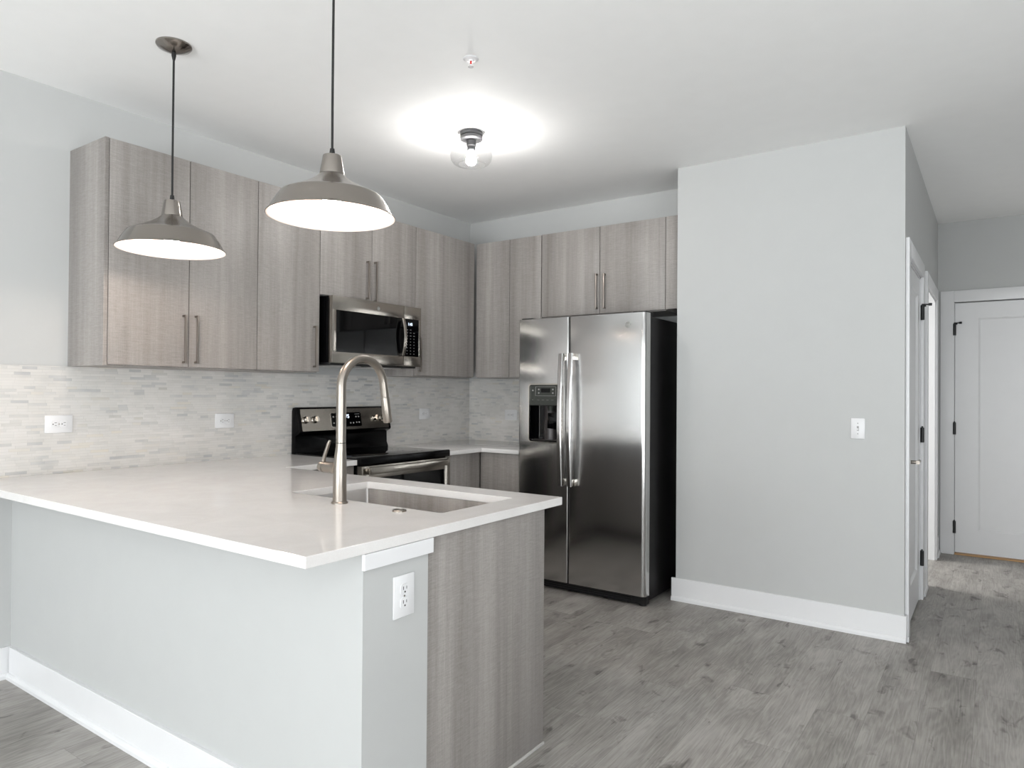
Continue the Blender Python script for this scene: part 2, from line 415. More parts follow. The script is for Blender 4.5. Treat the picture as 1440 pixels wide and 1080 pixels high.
def baseboard(name, x0, x1, y0, y1, out):
    """board on a wall; out = (dx,dy) room side of the wall line"""
    b = B(); P = [(0.0003, 0), (0.026, 0), (0.026, 0.014), (0.0235, 0.021), (0.019, 0.026), (0.014, 0.028), (0.014, 0.140), (0.0125, 0.142), (0.0003, 0.142)]
    if out[0]: prism(b, [(x0+out[0]*t, z) for t, z in P], 1, y0, y1)
    else: prism(b, [(y0+out[1]*t, z) for t, z in P], 0, x0, x1)
    struct(name, b, M_trim)
baseboard('baseboard_peninsula', 0.026, PX, PY0, PY0, (0, -1))
baseboard('baseboard_left', 0, 0, YR, PY0, (1, 0))
baseboard('baseboard_center', XB0-0.024, XB1+0.010, YB, YB, (0, -1))
b = B(); box(b, XB1+0.0003, XB1+0.0125, YB+0.0005, 3.168, 0, 0.142, bev=0.002); box(b, XB1+0.0126, XB1+0.022, YB+0.0005, 3.168, 0, 0.026, bev=0.004)
struct('baseboard_hall_corner', b, M_trim)
baseboard('baseboard_hall_left', XB1, XB1, 4.172, 4.40, (1, 0))
baseboard('baseboard_hall_far', XB1, XB1, 5.492, YH, (1, 0))
baseboard('baseboard_end', XB1+0.026, 3.334, YH, YH, (0, -1))
baseboard('baseboard_end_right', 4.445, XHR-0.026, YH, YH, (0, -1))
baseboard('baseboard_hall_right', XHR, XHR, YB-0.026, YH, (-1, 0))
baseboard('baseboard_front_right', XHR, XR-0.026, YB, YB, (0, -1))
baseboard('baseboard_right', XR, XR, YR, YB, (-1, 0))
baseboard('baseboard_rear', 0.026, XR-0.026, YR, YR, (0, 1))
baseboard('baseboard_side_room', 1.3, xi, YH, YH, (0, -1))

# ------------------------------------------------------------------ doors
def panel_slab(a0, a1, z0, z1, face, thick, st, rt, rb, along, sgn):
    """one-panel shaker slab; along 0: width in x facing sgn*y, along 1: width in y facing sgn*x"""
    b = B()
    def bx(s0, s1, d0, d1, q0, q1, bev=0.0):
        d = sorted((face - sgn*d0, face - sgn*d1))
        if along == 0: box(b, s0, s1, d[0], d[1], q0, q1, bev=bev)
        else: box(b, d[0], d[1], s0, s1, q0, q1, bev=bev)
    bx(a0, a0+st, 0, thick, z0, z1); bx(a1-st, a1, 0, thick, z0, z1)
    bx(a0+st, a1-st, 0, thick, z1-rt, z1); bx(a0+st, a1-st, 0, thick, z0, z0+rb)
    dp = 0.013; bx(a0+st, a1-st, dp, thick-dp, z0+rb, z1-rt)
    # sloped moulding round the panel
    def rect(k, d):
        q = face - sgn*d; p = [(a0+st+k, z0+rb+k), (a1-st-k, z0+rb+k), (a1-st-k, z1-rt-k), (a0+st+k, z1-rt-k)]
        return [(s_, q, z_) if along == 0 else (q, s_, z_) for s_, z_ in p]
    ringloft(b, [rect(0, 0.0003), rect(0.004, 0.0035), rect(0.014, dp-0.0005)], False, False)
    return b
def casing(a0, a1, zt, w, face, along, sgn, prot=0.018):
    b = B()
    def bx(s0, s1, q0, q1):
        d = sorted((face, face+sgn*prot))
        if along == 0: box(b, s0, s1, d[0], d[1], q0, q1, bev=0.002)
        else: box(b, d[0], d[1], s0, s1, q0, q1, bev=0.002)
    bx(a0-w, a0, 0, zt+w); bx(a1, a1+w, 0, zt+w); bx(a0, a1, zt, zt+w)
    return b
def hinge(parent, x, y, z0, z1, arm=None):
    b = B(); lathe(b, [(0.0095, z0), (0.0095, z1)], x, y, 12)
    lathe(b, [(0.004, z1), (0.006, z1+0.003), (0.004, z1+0.009)], x, y, 12)
    box(b, x-0.011, x+0.011, y+0.001, y+0.006, z0, z1)
    h = obj('hinge', b, M_hinge, parent)
    if arm:
        b = B(); p = Vector((x, y, z1+0.004)); q = p + Vector(arm)
        tube(b, [p, q], 0.0045, 10); tube(b, [q - Vector(arm)*0.25, q + Vector(arm)*0.12], 0.009, 12)
        p2 = p + Vector((arm[0]*0.35, arm[1]*0.35, -0.014)); tube(b, [p + Vector(arm)*0.3, p2], 0.005, 10)
        obj('door_stop', b, M_hinge, h)
    return h
def lever(parent, x, y, z, along, sgn, reach):
    """lever handle. normal axis = other axis"""
    b = B()
    if along == 1:   # door face is +x
        lathe(b, [(0.032, 0), (0.032, 0.006), (0.028, 0.009)], x, y, 28, axis='x', cz=z)
        tube(b, [(x, y, z), (x+0.052, y, z)], 0.010, 14)
        tube(b, [(x+0.05, y-0.012, z), (x+0.052, y+reach*0.5, z+0.001), (x+0.05, y+reach, z)], [0.011, 0.009, 0.0075], 14)
    else:
        lathe(b, [(0.032, 0), (0.032, -0.006), (0.028, -0.009)], x, y, 28, axis='y', cz=z)
        tube(b, [(x, y, z), (x, y-0.052, z)], 0.010, 14)
        tube(b, [(x+0.012, y-0.05, z), (x+reach, y-0.05, z)], [0.011, 0.008], 14)
    return obj('lever_handle', b, M_nickel, parent)
d = thing('door_1', (XB1, (D1[0]+D1[1])/2, 0), kind='structure')
obj('door_casing', casing(D1[0], D1[1], DH, 0.09, XB1, 1, 1), M_trim, d)
b = B(); box(b, xi, XB1, D1[0], D1[0]+0.012, 0, DH); box(b, xi, XB1, D1[1]-0.012, D1[1], 0, DH); box(b, xi, XB1, D1[0], D1[1], DH-0.012, DH)
obj('door_jamb', b, M_trim, d, 0)
obj('door_slab', panel_slab(D1[0]+0.015, D1[1]-0.015, 0.012, DH-0.016, XB1-0.004, 0.035, 0.115, 0.115, 0.20, 1, 1), M_door, d, 0)
for i, (z0, z1) in enumerate(((0.222, 0.318), (1.016, 1.112), (1.808, 1.904))):
    h = hinge(d, XB1+0.012, D1[1]-0.006, z0, z1, (0.045, 0.012, 0.0) if i == 2 else None)
lever(d, XB1-0.004, D1[0]+0.07, 0.948, 1, 1, 0.11)
d = thing('door_2', ((HX0+HX1)/2, YH, 0), kind='structure')
obj('door_casing', casing(HX0-0.004, HX1+0.004, HZ+0.006, 0.096, YH, 0, -1), M_trim, d)
b = B(); box(b, HX0-0.004, HX0+0.0, YH-0.001, YH+T, 0, HZ); box(b, HX0, HX1, YH, YH+T, HZ-0.002, HZ+0.006); obj('door_jamb', b, M_trim, d, 0)
obj('door_slab', panel_slab(HX0+0.003, HX1-0.003, 0.022, HZ-0.004, YH-0.004, 0.040, 0.160, 0.128, 0.19, 0, -1), M_door, d, 0)
for i, (z0, z1) in enumerate(((0.180, 0.280), (0.998, 1.098), (1.822, 1.920))):
    hinge(d, HX0, YH-0.022, z0, z1, (0.045, -0.012, 0) if i == 2 else None)
lever(d, HX1-0.07, YH-0.004, 0.95, 0, -1, -0.11)
struct('trim_threshold', box(B(), HX0, HX1, YH-0.012, YH+0.08, 0, 0.012, bev=0.003), M_tan)
d = thing('door_3', (XB1, (D2[0]+D2[1])/2, 0), kind='structure')
obj('door_casing', casing(D2[0], D2[1], DH, 0.09, XB1, 1, 1), M_trim, d)
b = B(); box(b, xi-0.002, XB1+0.002, D2[0], D2[0]+0.014, 0, DH); box(b, xi-0.002, XB1+0.002, D2[1]-0.014, D2[1], 0, DH); box(b, xi-0.002, XB1+0.002, D2[0], D2[1], DH-0.014, DH)
obj('door_jamb', b, M_trim, d, 0)

# ------------------------------------------------------------------ backsplash
ZB = 1.4314
b = box(B(), 0.0006, 0.008, PY1-0.75, YK, ZT, ZB-0.0005)
tag(obj('backsplash', b, M_mosaic, smooth=0), 'pale marble strip mosaic backsplash running along the left wall behind range', 'backsplash')
b = box(B(), 0.0085, 0.985, YK-0.008, YK-0.0006, ZT, ZB-0.0005)
tag(obj('backsplash', b, M_mosaic, smooth=0), 'short pale marble mosaic backsplash on back wall beside refrigerator', 'backsplash')

# ------------------------------------------------------------------ cabinets
def pull(parent, x, y, z0, z1, nrm):
    """square bar pull standing off a door face along nrm (0:+x, 1:-y)"""
    b = B(); w = 0.0055; d = 0.030
    if nrm == 0:
        box(b, x+d-0.010, x+d, y-w, y+w, z0, z1, bev=0.001)
        for z in (z0, z1-0.010): box(b, x, x+d-0.004, y-w, y+w, z, z+0.010, bev=0.0008)
    else:
        box(b, x-w, x+w, y-d, y-d+0.010, z0, z1, bev=0.001)
        for z in (z0, z1-0.010): box(b, x-w, x+w, y-d+0.004, y, z, z+0.010, bev=0.0008)
    return obj('handle', b, M_pull, parent)
XU, ZU = 0.355, 2.485
DT = 0.020
def upper_x(label, y0, y1, z0, z1, doors, group='grey wood wall cabinets', left_panel=False, right_panel=False, zd=0.006):
    """wall cabinet on left wall facing +x. doors: (y0,y1,handle_y,hz0,hz1)"""
    t = thing('wall_cabinet', (XU/2, (y0+y1)/2, z0), label, 'cabinet', group)
    b = B(); box(b, 0.009 if z0 < ZB-0.001 else 0.0005, XU-DT-0.002, y0+0.001, y1-0.001, z0, z1); obj('carcass', b, M_wood, t, 0)
    if left_panel:
        obj('side_panel', box(B(), 0.0005, XU, y0-0.019, y0-0.0005, z0, z1, bev=0.0008), M_wood, t)
    for q in doors:
        d_ = obj('door', box(B(), XU-DT, XU, q[0]+0.0022, q[1]-0.0022, z0+zd, z1-0.0005, bev=0.0012), M_wood, t)
        if q[2] is not None: pull(d_, XU, q[2], q[3], q[4], 0)
    return t
upper_x('left end upper cabinet, grey wood, two tall doors behind the far pendant', 0.4335, 1.223, ZB, ZU,
        [(0.4335, 0.826, 0.797, 1.455, 1.698), (0.826, 1.223, 0.861, 1.456, 1.700)], left_panel=True)
upper_x('narrow single-door grey wood upper cabinet just left of the microwave', 1.223, 1.654, ZB, ZU,
        [(1.223, 1.654, 1.612, 1.462, 1.710)])
upper_x('short two-door grey wood cabinet directly above the microwave', 1.654, 2.502, 1.906, ZU,
        [(1.654, 2.080, 2.032, 1.920, 2.166), (2.080, 2.502, 2.101, 1.908, 2.172)], zd=0.003)
upper_x('corner upper cabinet, single wide grey wood door right of the microwave', 2.502, 3.168, ZB, ZU,
        [(2.502, 3.168, 2.533, 1.461, 1.701)])
YU = 3.19
def upper_y(label, x0, x1, z0, z1, doors, name='wall_cabinet', cat='cabinet', zd=0.006, y1=YK):
    t = thing(name, ((x0+x1)/2, (YU+YK)/2, z0), label, cat, 'grey wood wall cabinets')
    obj('carcass', box(B(), x0+0.001, x1-0.001, YU+DT+0.002, y1-0.0085, z0, z1), M_wood, t, 0)
    for q in doors:
        d_ = obj('door', box(B(), q[0]+0.0022, q[1]-0.0022, YU, YU+DT, z0+zd, z1-0.0005, bev=0.0012), M_wood, t)
        if q[2] is not None: pull(d_, q[2], YU, q[3], q[4], 1)
    return t
upper_y('tall handleless grey wood upper cabinet in the corner left of refrigerator', XU+0.001, 0.965, ZB, ZU, [(XU+0.001, 0.678, None), (0.678, 0.963, None)])
upper_y('two-door grey wood cabinet mounted above the refrigerator', 0.967, 1.932, 1.868, ZU,
        [(0.967, 1.447, 1.428, 1.907, 2.153), (1.447, 1.932, 1.489, 1.907, 2.149)])
b = box(B(), 1.934, XB0-0.0005, YU, YU+DT, 1.875, ZU, bev=0.001)
tag(obj('filler_panel', b, M_wood), 'narrow grey wood filler strip between over-fridge cabinet and wall', 'panel')

def base_cab(name, label, x0, x1, y0, y1, face, doors, kick=0.09):
    t = thing(name, ((x0+x1)/2, (y0+y1)/2, 0), label, 'cabinet', 'grey wood base cabinets')
    zt = ZS-0.0005
    k = 0.055
    if face == 'x+':
        obj('carcass', box(B(), x0, x1-DT-0.001, y0, y1, kick, zt), M_wood, t, 0); obj('toe_kick', box(B(), x0, x1-k-DT, y0, y1, 0, kick), M_gap, t, 0)
        for a, c, h in doors:
            d_ = obj('door', box(B(), x1-DT, x1, a+0.0016, c-0.0016, kick+0.003, zt-0.004, bev=0.0012), M_wood, t)
            if h: pull(d_, x1, h, 0.60, 0.84, 0)
    elif face == 'y-':
        obj('carcass', box(B(), x0, x1, y0+DT+0.001, y1, kick, zt), M_wood, t, 0); obj('toe_kick', box(B(), x0, x1, y0+k+DT, y1, 0, kick), M_gap, t, 0)
        for a, c, h in doors:
            obj('door', box(B(), a+0.0016, c-0.0016, y0, y0+DT, kick+0.003, zt-0.004, bev=0.0012), M_wood, t)
    else:  # y+
        b = B(); box(b, x0, 1.36, y0, y1-DT-0.001, kick, zt); box(b, 1.36, x1, y0, y1-DT-0.001, kick, 0.62)
        box(b, 1.36, x1, y1-DT-0.012, y1-DT-0.001, 0.62, zt); obj('carcass', b, M_wood, t, 0)
        obj('toe_kick', box(B(), x0, x1, y0, y1-k-DT, 0, kick), M_gap, t, 0)
        for a, c, h in doors:
            obj('door', box(B(), a+0.0016, c-0.0016, y1-DT, y1, kick+0.003, zt-0.004, bev=0.0012), M_wood, t)
    return t
PE = 1.106
t = base_cab('base_cabinet', 'peninsula base cabinet with grey wood end panel, under the sink counter', 0.62, PX-0.022, PY1+0.001, PE, 'y+',
             [(0.70, 1.38, None), (1.38, 1.835, None), (1.835, PX-0.022, None)])
b = B(); box(b, PX-0.021, PX-0.002, PY1+0.001, PE, 0, ZS-0.0005, bev=0.001); obj('end_panel', b, M_wood, t)
b = B(); box(b, PX-0.002, PX+0.004, PY1+0.014, PE, 0, 0.010, bev=0.001); obj('base_strip', b, M_caulk, t)
base_cab('base_cabinet', 'grey wood base cabinet in the left corner between peninsula and range', 0.0005, 0.600, PY1+0.001, 1.716, 'x+', [(1.13, 1.716, None)])
RY0, RY1 = 1.722, 2.532
base_cab('base_cabinet', 'grey wood base cabinet right of the range in the back corner', 0.0005, 0.605, RY1+0.006, YK-0.001, 'x+', [(RY1+0.006, 2.928, None)])
base_cab('base_cabinet', 'small grey wood base cabinet between back corner and refrigerator', 0.607, 0.968, 2.935, YK-0.001, 'y-', [(0.607, 0.968, None)])

# ------------------------------------------------------------------ countertops
CX, CY0, CY1 = 2.328, -0.0083, 1.216
SKX0, SKX1, SKY0, SKY1 = 1.397, 2.190, 0.660, 1.078
def slab_poly(bm, outer, hole=None):
    """top/bottom grid fill with bevelled rim"""
    top = [bm.verts.new((x, y, ZT)) for x, y in outer]; es = [bm.edges.new((top[i], top[(i+1) % len(top)])) for i in range(len(top))]
    if hole:
        hv = [bm.verts.new((x, y, ZT)) for x, y in hole]; es += [bm.edges.new((hv[i], hv[(i+1) % len(hv)])) for i in range(len(hv))]
    r = bmesh.ops.triangle_fill(bm, edges=es, use_beauty=True, use_dissolve=False)
    faces = [g for g in r['geom'] if isinstance(g, bmesh.types.BMFace)]
    ex = bmesh.ops.extrude_face_region(bm, geom=faces)
    for v in [g for g in ex['geom'] if isinstance(g, bmesh.types.BMVert)]: v.co.z = ZS
    bmesh.ops.recalc_face_normals(bm, faces=bm.faces)
    be = [e for e in bm.edges if len(e.link_faces) == 2 and e.calc_face_angle(0) > 1.0]
    bmesh.ops.bevel(bm, geom=be, offset=0.0018, segments=2, affect='EDGES', profile=0.5)
    return bm
g = 0.0085
b = slab_poly(B(), [(g, CY0), (CX, CY0), (CX, CY1), (0.626, CY1), (0.626, RY0-0.004), (g, RY0-0.004)],
              [(x, y) for x, y in rr(SKX0, SKX1, SKY0, SKY1, 0.012, 4)])
tag(obj('countertop', b, M_quartz, origin=(1.2, 0.6, ZS), smooth=0), 'large white quartz peninsula countertop with sink cutout and overhang', 'countertop')
b = slab_poly(B(), [(g, RY1+0.005), (0.6385, RY1+0.005), (0.6385, 2.907), (0.985, 2.907), (0.985, YK-g), (g, YK-g)])
tag(obj('countertop', b, M_quartz, origin=(0.4, 3.0, ZS), smooth=0.5), 'small L-shaped white quartz countertop in back corner right of range', 'countertop')

# ------------------------------------------------------------------ sink
t = thing('sink', ((SKX0+SKX1)/2, (SKY0+SKY1)/2, 0.66), 'undermount rectangular stainless steel sink set in the peninsula', 'sink')
def loop(x0, x1, y0, y1, r, z): return [(x, y, z) for x, y in rr(x0, x1, y0, y1, r, 8)]
b = B(); e = 0.004
rings = [loop(SKX0-0.028, SKX1+0.028, SKY0-0.028, SKY1+0.028, 0.04, ZS-0.0008), loop(SKX0-e, SKX1+e, SKY0-e, SKY1+e, 0.02, ZS-0.0008),
         loop(SKX0-e, SKX1+e, SKY0-e, SKY1+e, 0.02, ZS-0.006), loop(SKX0, SKX1, SKY0, SKY1, 0.022, 0.70), loop(SKX0+0.006, SKX1-0.006, SKY0+0.006, SKY1-0.006, 0.022, 0.682),
         loop(SKX0+0.022, SKX1-0.022, SKY0+0.022, SKY1-0.022, 0.018, 0.675)]
ringloft(b, rings, False, True)
o = obj('basin', b, M_sinksteel, t)
md = o.modifiers.new('thick', 'SOLIDIFY'); md.thickness = 0.0012; md.offset = 1
b = B(); lathe(b, [(0.055, 0.6755), (0.055, 0.679), (0.045, 0.679), (0.04, 0.672), (0.001, 0.672)], 1.79, 0.87, 32); obj('drain', b, M_chrome, t)

# ------------------------------------------------------------------ faucet
FX, FY = 1.767, 0.592
t = thing('faucet', (FX, FY, ZT), 'tall brushed nickel gooseneck kitchen faucet with pull-down spray head', 'faucet')
b = B(); lathe(b, [(0.0300, ZT), (0.0300, ZT+0.004), (0.0265, ZT+0.008)], FX-0.004, FY, 40); obj('base_flange', b, M_nickel, t)
b = B(); rings = []
for z, rad, dx in ((ZT+0.008, 0.0245, -0.004), (0.99, 0.0240, -0.004), (1.045, 0.0236, -0.0035), (1.075, 0.0222, -0.003), (1.10, 0.0198, -0.0015), (1.118, 0.0182, 0), (1.132, 0.0178, 0)):
    rings.append([(FX+dx+rad*math.cos(2*PI*i/40), FY+rad*math.sin(2*PI*i/40), z) for i in range(40)])
ringloft(b, rings); obj('body', b, M_nickel, t)
AR, AZ = 0.1055, 1.336
pts = [(FX, FY, 1.134)] + [(FX, FY, z) for z in (1.18, 1.24, 1.29)]
for i in range(0, 25):
    a = PI - (PI-0.17)*i/24; pts.append((FX, FY+AR+AR*math.cos(a), AZ+AR*math.sin(a)))
dirv = Vector((0, math.sin(0.17), -math.cos(0.17))); p = Vector(pts[-1]); pts.append(tuple(p+dirv*0.03)); end = p+dirv*0.055; pts.append(tuple(end))
n = len(pts); b = B(); tube(b, pts, [0.0176 if i < 4 else 0.0176-0.0016*min(1, (i-3)/10) for i in range(n)], 32); obj('spout', b, M_nickel, t)
b = B(); tube(b, [end+dirv*0.0015, end+dirv*0.006, end+dirv*0.05, end+dirv*0.095, end+dirv*0.101], [0.0160, 0.0168, 0.0180, 0.0186, 0.0165], 32); obj('spray_head', b, M_nickel, t)
b = B(); tube(b, [end+dirv*0.1012, end+dirv*0.1030], [0.013, 0.0125], 24); obj('nozzle', b, M_blackmat, t)
b = B(); tube(b, [(FX-0.015, FY, 1.040), (FX-0.030, FY, 1.040), (FX-0.045, FY, 1.040), (FX-0.085, FY, 1.040)], [0.026, 0.0225, 0.0205, 0.0205], 32); obj('valve_arm', b, M_nickel, t)
b = B(); tube(b, [(FX-0.087, FY, 1.040), (FX-0.098, FY, 1.041), (FX-0.108, FY, 1.043), (FX-0.113, FY, 1.044)], [0.0205, 0.0208, 0.0188, 0.012], 28)
tube(b, [(FX-0.098, FY, 1.050), (FX-0.088, FY, 1.082), (FX-0.066, FY, 1.128), (FX-0.061, FY, 1.138)], [0.009, 0.0068, 0.0066, 0.0045], 16); obj('lever', b, M_nickel, t)
b = B(); lathe(b, [(0.0185, 1.1318), (0.0175, 1.1345)], FX, FY, 32, False, False); obj('seam_ring', b, M_blackmat, t)
b = B(); tube(b, [(FX-0.005, FY-0.0168, 1.145), (FX-0.005, FY-0.0185, 1.145)], 0.0016, 10); obj('set_screw', b, M_blackmat, t)
t = thing('air_switch_button', (2.053, 0.600, ZT), 'small flat metal disposal button set in the counter near the sink', 'button')
b = B(); lathe(b, [(0.024, ZT), (0.024, ZT+0.004), (0.022, ZT+0.006), (0.0175, ZT+0.006), (0.0165, ZT+0.002)], 2.053, 0.600, 40, True, False); obj('ring', b, M_nickel, t)
b = B(); lathe(b, [(0.0155, ZT+0.001), (0.0155, ZT+0.0045), (0.0135, ZT+0.0058)], 2.053, 0.600, 32); obj('push_button', b, M_chrome, t)

# ------------------------------------------------------------------ refrigerator
FX0, FX1, FYF, FYB = 1.000, 1.948, 2.850, 3.500
FS = 1.4015
t = thing('refrigerator', ((FX0+FX1)/2, 3.2, 0), 'stainless side-by-side refrigerator with water dispenser and black sides', 'refrigerator')
obj('cabinet_body', box(B(), FX0+0.004, FX1-0.002, FYF+0.072, FYB, 0.03, 1.80, bev=0.004), M_fridgeside, t)
ZD0, ZD1 = 0.066, 1.823
def fdoor(x0, x1, hole=None, rl=0.012, rrr=0.012):
    b = B(); n = 6
    # outline in plan (x,y): rounded front corners
    pts = [(x0, FYF+0.068), (x0, FYF+rl)] + [(x0+rl-rl*math.cos(PI/2*i/n), FYF+rl-rl*math.sin(PI/2*i/n)) for i in range(1, n+1)]
    pts += [(x1-rrr+rrr*math.sin(PI/2*i/n), FYF+rrr-rrr*math.cos(PI/2*i/n)) for i in range(0, n+1)] + [(x1, FYF+0.068)]
    if not hole:
        return prism(b, pts, 2, ZD0, ZD1)
    hx0, hx1, hz0, hz1 = hole
    prism(b, pts, 2, ZD0, hz0); prism(b, pts, 2, hz1, ZD1)
    pl = [p for p in pts if p[0] <= (x0+x1)/2]; pr = [p for p in pts if p[0] > (x0+x1)/2]
    prism(b, pl + [(hx0, FYF), (hx0, FYF+0.068)], 2, hz0, hz1)
    prism(b, [(hx1, FYF+0.068), (hx1, FYF)] + pr, 2, hz0, hz1)
    bmesh.ops.remove_doubles(b, verts=b.verts, dist=0.0002)
    return b
DX0, DX1, DZ0, DZ1 = 1.088, 1.352, 0.985, 1.378
dl = obj('freezer_door', fdoor(FX0, FS-0.003, (DX0, DX1, DZ0, DZ1)), M_steel, t, 0.35)
dr = obj('fridge_door', fdoor(FS+0.003, FX1, None, 0.012, 0.030), M_steel, t, 0.35)
obj('door_gasket', box(B(), FX0+0.01, FX1-0.01, FYF+0.066, FYF+0.074, ZD0+0.01, ZD1-0.012), M_blackmat, t, 0)
# dispenser
dp = obj('dispenser', None or (lambda b: (ringloft(b, [[(x, FYF+0.001, z) for x, z in rr(DX0-0.006, DX1+0.006, DZ0-0.006, DZ1+0.006, 0.026)],
      [(x, FYF-0.006, z) for x, z in rr(DX0-0.004, DX1+0.004, DZ0-0.004, DZ1+0.004, 0.024)],
      [(x, FYF-0.006, z) for x, z in rr(DX0+0.004, DX1-0.004, DZ0+0.004, DZ1-0.004, 0.020)],
      [(x, FYF+0.006, z) for x, z in rr(DX0+0.006, DX1-0.006, DZ0+0.006, DZ1-0.006, 0.018)]], False, False), b)[1])(B()), M_chrome, t)
ZM = 1.232
b = B()
box(b, DX0, DX1, FYF+0.062, FYF+0.067, DZ0, ZM); box(b, DX0, DX0+0.006, FYF+0.003, FYF+0.064, DZ0, ZM); box(b, DX1-0.006, DX1, FYF+0.003, FYF+0.064, DZ0, ZM)
box(b, DX0, DX1, FYF+0.003, FYF+0.064, DZ0, DZ0+0.012)
obj('dispenser_cavity', b, M_glassblk, dp, 0)
b = B(); prism(b, [(FYF+0.004, ZM), (FYF-0.002, ZM+0.004), (FYF+0.004, DZ1-0.006), (FYF+0.066, DZ1-0.004), (FYF+0.066, ZM)], 0, DX0+0.005, DX1-0.005)
obj('control_panel', b, M_greyplastic, dp, 0)
yf = FYF+0.001
obj('screen', box(B(), DX0+0.098, DX0+0.168, yf-0.003, yf+0.004, 1.322, 1.350), M_glassblk, dp, 0)
b = B()
for px_, pz_ in ((0.030, 1.335), (0.078, 1.342), (0.078, 1.318), (0.190, 1.342), (0.190, 1.318), (0.030, 1.268), (0.232, 1.268)):
    lathe(b, [(0.0055, -0.0015), (0.0055, 0.006)], DX0+px_, yf, 12, axis='y', cz=pz_)
for px_ in (0.075, 0.113, 0.150, 0.188): box(b, DX0+px_-0.009, DX0+px_+0.009, yf-0.0015, yf+0.004, 1.265, 1.271)
for q in ((0.052, 0.214, 1.360, 1.3615), (0.052, 0.214, 1.298, 1.2995)): box(b, DX0+q[0], DX0+q[1], yf-0.001, yf+0.006, q[2], q[3])
for q in ((0.052, 0.0535), (0.2125, 0.214)): box(b, DX0+q[0], DX0+q[1], yf-0.001, yf+0.006, 1.298, 1.3615)
obj('buttons', b, M_print, dp, 0)
b = B(); lathe(b, [(0.052, DZ0+0.014), (0.052, DZ0+0.10), (0.048, ZM-0.03), (0.055, ZM)], DX0+0.135, FYF+0.072, 32)
for v in b.verts: v.co.y = min(v.co.y, FYF+0.066)
obj('well', b, M_darkgrey, dp)
b = B(); tube(b, [(DX0+0.16, FYF+0.030, ZM-0.002), (DX0+0.16, FYF+0.030, ZM-0.035)], [0.026, 0.018], 24); obj('spout', b, M_greyplastic, dp)
b = B(); prism(b, [(DX0+0.145, 1.185), (DX0+0.215, 1.185), (DX0+0.205, 1.075), (DX0+0.140, 1.080)], 1, FYF+0.012, FYF+0.018, 0.001); obj('paddle', b, M_glassblk, dp)
b = B(); box(b, DX0+0.02, DX1-0.02, FYF+0.004, FYF+0.058, DZ0+0.0125, DZ0+0.018, bev=0.001); obj('drip_tray', b, M_darkgrey, dp)
# handles, bowed
def fhandle(x, parent):
    b = B(); pts = []; z0, z1 = 0.708, 1.580; N = 18; rings = []
    for i in range(N+1):
        s = i/N; z = z0+(z1-z0)*s; bow = 0.022*math.sin(PI*s)
        y = FYF-0.046-bow; w = 0.0155
        rings.append([(x-w, y+0.012, z), (x-w, y, z), (x-w*0.7, y-0.004, z), (x+w*0.7, y-0.004, z), (x+w, y, z), (x+w, y+0.012, z)])
    ringloft(b, rings); h = obj('handle', b, M_steel, parent, 0.5)
    for z in (z0, z1-0.045):
        obj('handle_mount', box(B(), x-0.0125, x+0.0125, FYF-0.038, FYF+0.0005, z, z+0.045, bev=0.003), M_chrome, parent)
fhandle(1.366, dl); fhandle(1.436, dr)
b = B(); box(b, FX0+0.02, FX1-0.004, FYF+0.030, FYF+0.075, 0.012, 0.062)
for i in range(3): box(b, FX0+0.06, FX1-0.10, FYF+0.026, FYF+0.032, 0.020+i*0.013, 0.026+i*0.013)
obj('kick_grille', b, M_blackmat, t, 0)
for x in (FX0+0.06, FX1-0.035):
    for y in (FYF+0.055, FYB-0.06):
        obj('foot', lathe(B(), [(0.022, 0.0005), (0.022, 0.012), (0.012, 0.014), (0.012, 0.034)], x, y, 20), M_blackmat, t)
obj('hinge_cover', box(B(), FX1-0.10, FX1-0.01, FYF+0.02, FYF+0.13, 1.8005, 1.833, bev=0.004), M_blackmat, t)
obj('hinge_cover', box(B(), FX0+0.01, FX0+0.10, FYF+0.02, FYF+0.13, 1.8005, 1.833, bev=0.004), M_blackmat, t)
def emblem(parent, c, right, nrm, r, m0=None):
    right = Vector(right); nrm = Vector(nrm); up = Vector((0, 0, 1)); c = Vector(c)
    b = B(); rings = []
    for rad, h in ((r, 0), (r, 0.0015), (r*0.9, 0.0018)):
        rings.append([c+nrm*h+right*rad*math.cos(2*PI*i/36)+up*rad*math.sin(2*PI*i/36) for i in range(36)])
    ringloft(b, rings); e_ = obj('logo', b, M_logo, parent)
    b = B(); rings = []
    for rad, h in ((r*0.90, 0.0018), (r*0.90, 0.0024), (r*0.80, 0.0024), (r*0.80, 0.0018)):
        rings.append([c+nrm*h+right*rad*math.cos(2*PI*i/36)+up*rad*math.sin(2*PI*i/36) for i in range(36)])
    ringloft(b, rings, False, False); obj('logo_ring', b, M_logolight, e_)
    text_part('logo_letters', 'GE', r*1.05, c+nrm*0.002, right, up, M_logolight, e_, 0.0003, 0.25)
emblem(t, (1.826, FYF-0.0002, 1.750), (1, 0, 0), (0, -1, 0), 0.019)

